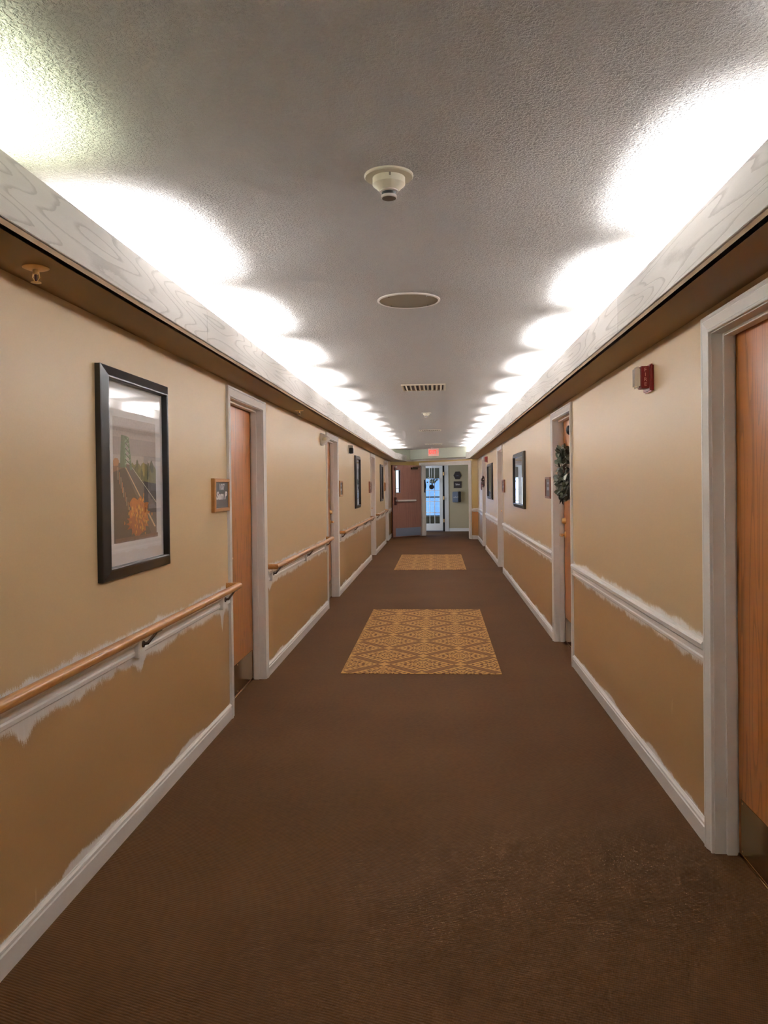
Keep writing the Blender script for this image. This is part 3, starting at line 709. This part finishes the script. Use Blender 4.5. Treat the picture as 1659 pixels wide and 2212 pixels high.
# ------------------------------------------------------------------ name plaques
def plaque(side, y0, y1, z0, z1, label, wood_='oak_frame', lines=None):
    x0, sx = (XL, 1) if side == 'L' else (XR, -1)
    t_ = thing('name_plaque', (x0, (y0 + y1) / 2, z0), label, 'plaque', 'name plaques beside the doors')
    fw_, th = .024, .026
    rings = []
    pf = [(0, 0), (0, th - .006), (.005, th), (fw_ - .004, th), (fw_, th - .007), (fw_, 0)]
    for (a, c, da, dc) in ((y0, z0, 1, 1), (y1, z0, -1, 1), (y1, z1, -1, -1), (y0, z1, 1, -1), (y0, z0, 1, 1)):
        rings.append([(x0 + sx * t2, a + da * w2, c + dc * w2) for w2, t2 in pf])
    MB().loft(rings, True, False).build('frame', wood_, t_)
    xs = (x0 + sx * .004, x0 + sx * .018)
    fp = MB().box(min(xs), max(xs), y0 + fw_ - .003, y1 - fw_ + .003, z0 + fw_ - .003, z1 - fw_ + .003).build('face_plate', 'plaque_black', t_)
    right = (0, 1, 0) if side == 'L' else (0, -1, 0)
    if lines:
        for (body, dy, dz, sz, sh, bo, sxx, nm) in lines:
            text_mesh(nm, body, sz, frame_mat((x0 + sx * .0185, (y0 + y1) / 2 + dy, z0 + dz), right, (0, 0, 1)), 'letter_white', fp, shear=sh, bold=bo, sx=sxx)
    else:
        b = MB()
        for (q0, q1, zz, hh) in ((.36, .62, .150, .020), (.28, .72, .095, .030)):
            ya, yb = y0 + (y1 - y0) * q0, y0 + (y1 - y0) * q1
            b.box(min(x0 + sx * .0178, x0 + sx * .0190), max(x0 + sx * .0178, x0 + sx * .0190), ya, yb, z0 + zz - hh / 2, z0 + zz + hh / 2)
        b.build('name_strip', 'dispenser_grey', fp)
    return t_
plaque('L', 4.545, 4.875, 1.350, 1.556, 'oak framed black plaque numbered 107 beside the first left door', 'oak_frame',
       [('107', .0, .152, .054, 0, .0012, 1.5, 'room_number'), ('Sam P', -.01, .098, .064, .28, .0030, 1.45, 'name_lettering')])
plaque('L', 10.50, 10.83, 1.355, 1.575, 'black plaque in oak frame past the second left door', 'oak_frame')
plaque('L', 15.16, 15.49, 1.36, 1.585, 'brown framed plaque before the third left door', 'walnut_frame')
plaque('L', 19.55, 19.86, 1.36, 1.58, 'farthest name plaque on the left wall by the open door', 'oak_frame')
plaque('R', 7.48, 7.81, 1.355, 1.565, 'walnut framed plaque beside the eucalyptus wreath door', 'walnut_frame')
plaque('R', 12.66, 12.99, 1.365, 1.575, 'walnut framed plaque before the third right door', 'walnut_frame')
plaque('R', 19.05, 19.36, 1.365, 1.575, 'farthest name plaque on the right wall by the dark wreath', 'walnut_frame')

# ------------------------------------------------------------------ fire strobes
def strobe(y, z, label, letters=True):
    t_ = thing('fire_strobe', (XR, y + .06, z), label, 'fire alarm', 'red fire strobes on the right wall')
    MB().box(XR - .020, XR, y, y + .135, z - .012, z + .128, .006).build('back_plate', 'fire_red', t_)
    h = MB().box(XR - .062, XR - .018, y + .012, y + .09, z + .006, z + .118, .004).build('horn_body', 'fire_red', t_)
    MB().box(XR - .088, XR - .060, y + .014, y + .088, z + .008, z + .116, .009).build('strobe_lens', 'lens_clear', t_, smooth=True)
    MB().tube([(XR - .074, y + .05, z + .03), (XR - .074, y + .05, z + .095)], .006, 8).build('flash_tube', 'steel', t_)
    if letters:
        for k, ch in enumerate('FIRE'):
            text_mesh('letter', ch, .026, frame_mat((XR - .040, y + .0115, z + .098 - .0245 * k), (1, 0, 0), (0, 0, 1)), 'fire_letter', h, bold=.0002)
    return t_
strobe(3.985, 1.975, 'red fire strobe with clear lens reading FIRE on the upper right wall')
strobe(16.95, 1.99, 'distant red fire strobe beside the farthest right door', False)

# ------------------------------------------------------------------ emergency lights, motion sensor
def emergency(y, z, label):
    t_ = thing('emergency_light', (XL, y, z), label, 'light', 'white emergency lights on the left wall')
    tri = [(0, -.075), (.012, -.078), (.05, -.052), (.098, -.012), (.104, .004), (.092, .020), (.05, .052), (.012, .070), (0, .068)]
    rings = []
    for (yy, k) in ((y - .075, .82), (y - .068, .93), (y - .05, 1.0), (y + .05, 1.0), (y + .07, .9)):
        rings.append([(XL + a * k, yy, z + c * k) for a, c in tri])
    bd = MB().loft(rings).build('housing', 'plastic_white', t_, smooth=True)
    b = MB(); n = 20
    rot = math.radians(28)
    def el(rx, rz, yy): return [(XL + .050 + rx * math.cos(q) * math.cos(rot) - rz * math.sin(q) * math.sin(rot), yy, z + .0 + rx * math.cos(q) * math.sin(rot) + rz * math.sin(q) * math.cos(rot)) for q in [2 * math.pi * k / n for k in range(n)]]
    b.loft([el(.036, .028, y - .070), el(.036, .028, y - .080), el(.030, .022, y - .082)]); b.build('bezel', 'plastic_white', bd)
    b = MB(); b.loft([el(.029, .021, y - .078), el(.027, .019, y - .086), el(.014, .010, y - .091)]); b.build('lens', 'plastic_cream', bd, smooth=True)
emergency(8.98, 2.055, 'white emergency light with oval lens before the second left door')
emergency(19.55, 2.06, 'distant white emergency light before the last left door')
t_ = thing('motion_sensor', (XL, 11.8, 2.0), 'small black box with white cap high on the left wall', 'sensor')
MB().box(XL + .006, XL + .072, 11.76, 11.86, 2.0, 2.088, .008).build('sensor_body', 'black_plastic', t_)
MB().box(XL, XL + .070, 11.76, 11.86, 2.088, 2.128, .005).build('cap', 'plastic_white', t_)
MB().box(XL, XL + .008, 11.75, 11.87, 1.998, 2.13).build('wall_bracket', 'plastic_white', t_)

# ------------------------------------------------------------------ ceiling fittings
def detector(x, y, k, label):
    t_ = thing('smoke_detector', (x, y, ZC), label, 'smoke detector', 'smoke detectors on the ceiling')
    z = ZC
    MB().lathe((x, y, z), [(.083 * k, .002), (.083 * k, -.006 * k), (.080 * k, -.009 * k), (.05 * k, -.010 * k)], 'z', 48).build('base_plate', 'plastic_cream', t_, smooth=True)
    MB().lathe((x, y, z), [(.055 * k, -.009 * k), (.055 * k, -.032 * k), (.033 * k, -.052 * k)], 'z', 48).build('body', 'plastic_cream', t_, smooth=True)
    MB().lathe((x, y, z), [(.031 * k, -.0515 * k), (.032 * k, -.056 * k), (.027 * k, -.058 * k)], 'z', 40).build('collar', 'plastic_white', t_, smooth=True)
    MB().lathe((x, y, z), [(.025 * k, -.057 * k), (.024 * k, -.069 * k)], 'z', 40).build('vent_ring', 'black_rubber', t_)
    MB().lathe((x, y, z), [(.026 * k, -.068 * k), (.0265 * k, -.076 * k), (.024 * k, -.0775 * k)], 'z', 40).build('sensor_cap', 'plastic_white', t_, smooth=True)
    MB().lathe((x, y, z), [(.0235 * k, -.0770 * k), (.0235 * k, -.0785 * k)], 'z', 40).build('sensor_grille', 'sensor_grille', t_)
    MB().box(x + .004, x + .010, y - .056 * k, y - .052 * k, z - .020, z - .010).build('indicator', 'grille_grey', t_)
detector(-.153, 2.61, 1.0, 'large cream smoke detector on the ceiling nearest the camera')
detector(-.151, 11.21, .85, 'small white smoke detector far along the ceiling')
t_ = thing('ceiling_speaker', (-.151, 4.37, ZC), 'flat round ceiling speaker with pale rim', 'speaker')
MB().lathe((-.151, 4.37, ZC), [(.178, .001), (.178, -.006), (.170, -.010), (.165, -.006), (.165, -.002)], 'z', 64).build('rim', 'plastic_white', t_, smooth=True)
MB().lathe((-.151, 4.37, ZC), [(.166, -.003), (.166, -.006), (.0, -.0065)], 'z', 64).build('grille', 'grille_grey', t_)
for q in (45, 135, 225, 315):
    a = math.radians(q); MB().lathe((-.151 + .15 * math.cos(a), 4.37 + .15 * math.sin(a), ZC - .006), [(.006, 0), (.005, -.002), (0, -.0025)], 'z', 10).build('screw', 'steel', t_)
def vent(x, y, w, l, label):
    t_ = thing('ceiling_vent', (x, y, ZC), label, 'vent', 'ceiling air vents')
    b = MB()
    for (x0, x1, y0, y1) in ((x - w / 2, x + w / 2, y - l / 2, y - l / 2 + .025), (x - w / 2, x + w / 2, y + l / 2 - .025, y + l / 2), (x - w / 2, x - w / 2 + .025, y - l / 2 + .025, y + l / 2 - .025), (x + w / 2 - .025, x + w / 2, y - l / 2 + .025, y + l / 2 - .025)):
        b.box(x0, x1, y0, y1, ZC - .012, ZC, .002)
    b.build('vent_frame', 'plastic_cream', t_)
    MB().box(x - w / 2 + .02, x + w / 2 - .02, y - l / 2 + .02, y + l / 2 - .02, ZC - .002, ZC).build('backing', 'vent_dark', t_)
    n = 9
    for k in range(n):
        xs = x - w / 2 + .025 + (w - .05) * (k + .5) / n
        mt = Matrix.Translation((xs, y, ZC - .007)) @ Matrix.Rotation(math.radians(35 if k < n / 2 else -35), 4, 'Y')
        MB().box(-.016, .016, -l / 2 + .025, l / 2 - .025, -.0008, .0008, mat=mt).build('slat', 'plastic_cream', t_)
vent(-.135, 8.25, .47, .50, 'louvred air vent in the middle of the ceiling, nearest of three')
vent(-.13, 14.72, .42, .34, 'second louvred air vent along the ceiling')
vent(-.09, 19.7, .44, .34, 'farthest louvred air vent before the exit sign')
def sprinkler(x, y, label):
    t_ = thing('sprinkler_head', (x, y, ZS), label, 'sprinkler', 'sprinkler heads under the left soffit')
    MB().lathe((x, y, ZS), [(.040, .001), (.040, -.002), (.028, -.007), (.012, -.008)], 'z', 28).build('escutcheon', 'brass', t_, smooth=True)
    b = MB(); b.lathe((x, y, ZS), [(.010, -.004), (.010, -.020), (.006, -.022)], 'z', 14)
    for s_ in (-1, 1): b.tube([(x + s_ * .009, y, ZS - .018), (x + s_ * .011, y, ZS - .032), (x + s_ * .003, y, ZS - .046)], .0022, 6)
    b.build('frame_arms', 'brass', t_)
    MB().tube([(x, y, ZS - .02), (x, y, ZS - .044)], .0025, 8).build('bulb', 'berry_red', t_)
    MB().lathe((x, y, ZS - .046), [(.015, 0), (.016, -.0015), (.004, -.003)], 'z', 16).build('deflector', 'brass', t_)
sprinkler(-1.245, 2.33, 'brass sprinkler head under the left soffit nearest the camera')
sprinkler(-1.25, 6.94, 'distant sprinkler head under the left soffit past the first door')

# ------------------------------------------------------------------ exit sign
ex, ey, ez = -.105, 21.45, 2.415
t_ = thing('exit_sign', (ex, ey, ez), 'lit red EXIT sign hanging in front of the far header', 'exit sign')
MB().box(ex - .15, ex + .15, ey, ey + .045, ez - .105, ez + .105, .006).build('housing', 'exit_housing', t_)
text_mesh('exit_lettering', 'EXIT', .150, frame_mat((ex - .022, ey - .002, ez), (1, 0, 0), (0, 0, 1)), 'exit_red', t_, ext=.002, bold=.0035, sx=.66)
b = MB(); b.poly([(ex + .108, ey - .003, ez + .045), (ex + .118, ey - .003, ez + .045), (ex + .142, ey - .003, ez), (ex + .118, ey - .003, ez - .045), (ex + .108, ey - .003, ez - .045), (ex + .128, ey - .003, ez)])
b.build('arrow', 'exit_red', t_)
MB().lathe((ex - .04, ey + .02, ez + .105), [(.012, 0), (.012, ZC - ez - .115), (.06, ZC - ez - .112), (.06, ZC - ez - .105)], 'z', 20).build('canopy', 'plastic_white', t_)

# ------------------------------------------------------------------ signs and dispenser in the vestibule
cx, cz = .643, 1.800
t_ = thing('hexagon_sign', (cx, YV, cz), 'dark hexagonal sign on the vestibule wall', 'sign')
hexa = lambda r, y: [(cx + r * .98 * math.cos(math.radians(60 * k)), y, cz + r * 1.08 * math.sin(math.radians(60 * k))) for k in range(6)]
MB().loft([hexa(.132, YV), hexa(.132, YV - .015), hexa(.125, YV - .02)]).build('board', 'plaque_black', t_)
b = MB(); b.tube([(cx - .06, YV - .021, cz - .01), (cx - .02, YV - .021, cz - .018), (cx + .01, YV - .021, cz + .004), (cx + .05, YV - .021, cz - .02)], .006, 6); b.tube([(cx - .03, YV - .021, cz + .02), (cx + .02, YV - .021, cz - .03)], .005, 6)
b.build('emblem', 'dispenser_grey', t_)
t_ = thing('room_sign', (.645, YV, 1.396), 'black rectangular Salon sign below the hexagonal sign', 'sign')
MB().box(.520, .771, YV - .018, YV, 1.396, 1.608, .004).build('board', 'plaque_black', t_)
text_mesh('lettering', 'Salon', .085, frame_mat((.645, YV - .0185, 1.51), (1, 0, 0), (0, 0, 1)), 'letter_white', t_, sx=.75)
t_ = thing('wall_dispenser', (.60, YV, .934), 'blue grey wall dispenser below the Salon sign', 'dispenser')
MB().box(.472, .665, YV - .13, YV, .934, 1.280, .018).build('front_cover', 'dispenser_grey', t_)
MB().box(.665, .745, YV - .11, YV, .94, 1.285, .012).build('side_housing', 'black_plastic', t_)
for k, q in enumerate((.51, .56, .60, .635)): MB().box(q, q + (.028 if k == 0 else .018), YV - .132, YV - .129, 1.085 + .01 * (k % 2), 1.11 + .01 * (k % 2)).build('logo_mark', 'letter_white', t_)

# ------------------------------------------------------------------ greenery
def leaf_mesh(name, mat, l, w):
    b = MB(); n = 5; L_, R_ = [], []
    for k in range(n + 1):
        q = k / n; ww = w * math.sin(math.pi * min(1, .08 + q * .92)) ** .8 * .5 if k < n else .0005
        L_.append((q * l, ww, .10 * l * math.sin(q * 3))); R_.append((q * l, -ww, .10 * l * math.sin(q * 3)))
    for k in range(n):
        b.poly([L_[k], L_[k + 1], (L_[k + 1][0], 0, L_[k + 1][2] - .12 * w), (L_[k][0], 0, L_[k][2] - .12 * w)])
        b.poly([(L_[k][0], 0, L_[k][2] - .12 * w), (L_[k + 1][0], 0, L_[k + 1][2] - .12 * w), R_[k + 1], R_[k]])
    o = b.build(name, mat); me = o.data; bpy.data.objects.remove(o); return me
def ring_wreath(name, c, R, nleaf, sx, label, meshes, thick, dep, spread=1.0, grp=None, stem='twig_brown'):
    t_ = thing(name, c, label, 'wreath', grp); c = Vector(c)
    MB().tube([(c.x + sx * dep, c.y + R * math.cos(2 * math.pi * k / 24), c.z + R * math.sin(2 * math.pi * k / 24)) for k in range(25)], thick, 8, caps=False).build('twig_ring', stem, t_, smooth=True)
    for k in range(nleaf):
        a = random.uniform(0, 2 * math.pi); rr = R + random.uniform(-.05, .05) * spread
        p = Vector((sx * (dep + random.uniform(-.02, .05) * spread), rr * math.cos(a), rr * math.sin(a)))
        d = Vector((sx * random.uniform(.0, .8), math.cos(a) * random.uniform(-.3, 1) - math.sin(a) * random.uniform(-.5, 1.2), math.sin(a) * random.uniform(-.3, 1) + math.cos(a) * random.uniform(-.5, 1.2))).normalized()
        u = Vector((sx, random.uniform(-.6, .6), random.uniform(-.6, .6))); s_ = d.cross(u).normalized(); n_ = s_.cross(d)
        sc = random.uniform(.75, 1.25)
        o = bpy.data.objects.new('leaf', random.choice(meshes)); COL.objects.link(o); o.parent = t_
        o.matrix_local = Matrix(((d.x * sc, s_.x * sc, n_.x * sc, p.x), (d.y * sc, s_.y * sc, n_.y * sc, p.y), (d.z * sc, s_.z * sc, n_.z * sc, p.z), (0, 0, 0, 1)))
    return t_
random.seed(21)
lg, ld_, lp = leaf_mesh('leaf_green', 'leaf_green', .060, .052), leaf_mesh('leaf_dark', 'leaf_dark', .058, .046), leaf_mesh('leaf_pale', 'leaf_pale', .056, .046)
wr = ring_wreath('eucalyptus_wreath', (XR + .09, 6.90, 1.59), .185, 230, -1, 'round eucalyptus wreath on the second right door', [lg, lg, ld_, ld_, ld_, lp], .016, .04)
b = MB(); b.box(XR + .085, XR + .0905, 6.888, 6.912, 1.78, OH - .004); b.tube([(XR + .085, 6.90, 1.80), (XR + .06, 6.90, 1.785), (XR + .055, 6.90, 1.80)], .004, 6); b.build('door_hanger', 'steel', wr)
b = MB(); b.lathe((XR + .07, 6.90, 1.97), [(0, .045), (.018, .04), (.030, .02), (.033, 0), (.028, -.025), (.012, -.04), (0, -.042)], 'z', 16); b.build('bell', 'black_plastic', wr, smooth=True)
sm = leaf_mesh('leaf_small_dark', 'berry_red', .06, .035); sm2 = leaf_mesh('leaf_small_black', 'leaf_dark', .06, .035)
ring_wreath('berry_wreath', (XR + .09, 18.55, 1.56), .085, 46, -1, 'small dark red wreath on the farthest right door', [sm, sm2], .012, .07, .6, stem='berry_red')
# hanging ornament on the french door
yo = yq - .01
t_ = thing('hanging_ornament', (-.19, yo, 1.36), 'greenery sprig and black disc hanging on the french door', 'ornament')
MB().tube([(-.19, yo, 2.13), (-.19, yo - .008, 1.70)], .006, 6).build('ribbon', 'letter_white', t_)
for k in range(40):
    p = Vector((random.gauss(0, .07), -.02 - random.random() * .05, .27 + random.gauss(0, .05))); d = Vector((random.uniform(-1, 1), -.3, random.uniform(-.8, .6))).normalized()
    s_ = d.cross(Vector((0, -1, .2))).normalized(); n_ = s_.cross(d)
    o = bpy.data.objects.new('leaf', random.choice([lg, ld_, lp])); COL.objects.link(o); o.parent = t_
    o.matrix_local = Matrix(((d.x, s_.x, n_.x, p.x), (d.y, s_.y, n_.y, p.y), (d.z, s_.z, n_.z, p.z), (0, 0, 0, 1)))
MB().lathe((-.19, yo - .03, 1.44), [(0, .015), (.075, .015), (.08, 0), (.075, -.015), (0, -.015)], 'y', 24).build('disc', 'black_plastic', t_)
# bow pull on the second french leaf standing open just inside the doorway
p0 = MBm @ Vector((S0 + .036, -.10, 1.45))
t_ = thing('pull_handle', tuple(p0), 'dark bow shaped pull handle on the far left jamb', 'handle')
q = [MBm @ Vector((S0 + .035 + .05 * math.sin(math.pi * k / 10), -.10, 1.30 + .34 * k / 10)) for k in range(11)]
MB().tube([tuple(v) for v in q], .012, 8).build('grip', 'black_plastic', t_, smooth=True)
MB().box(S0 + .033, S0 + .040, -.125, -.075, 1.28, 1.66, mat=MBm).build('back_plate', 'black_plastic', t_)
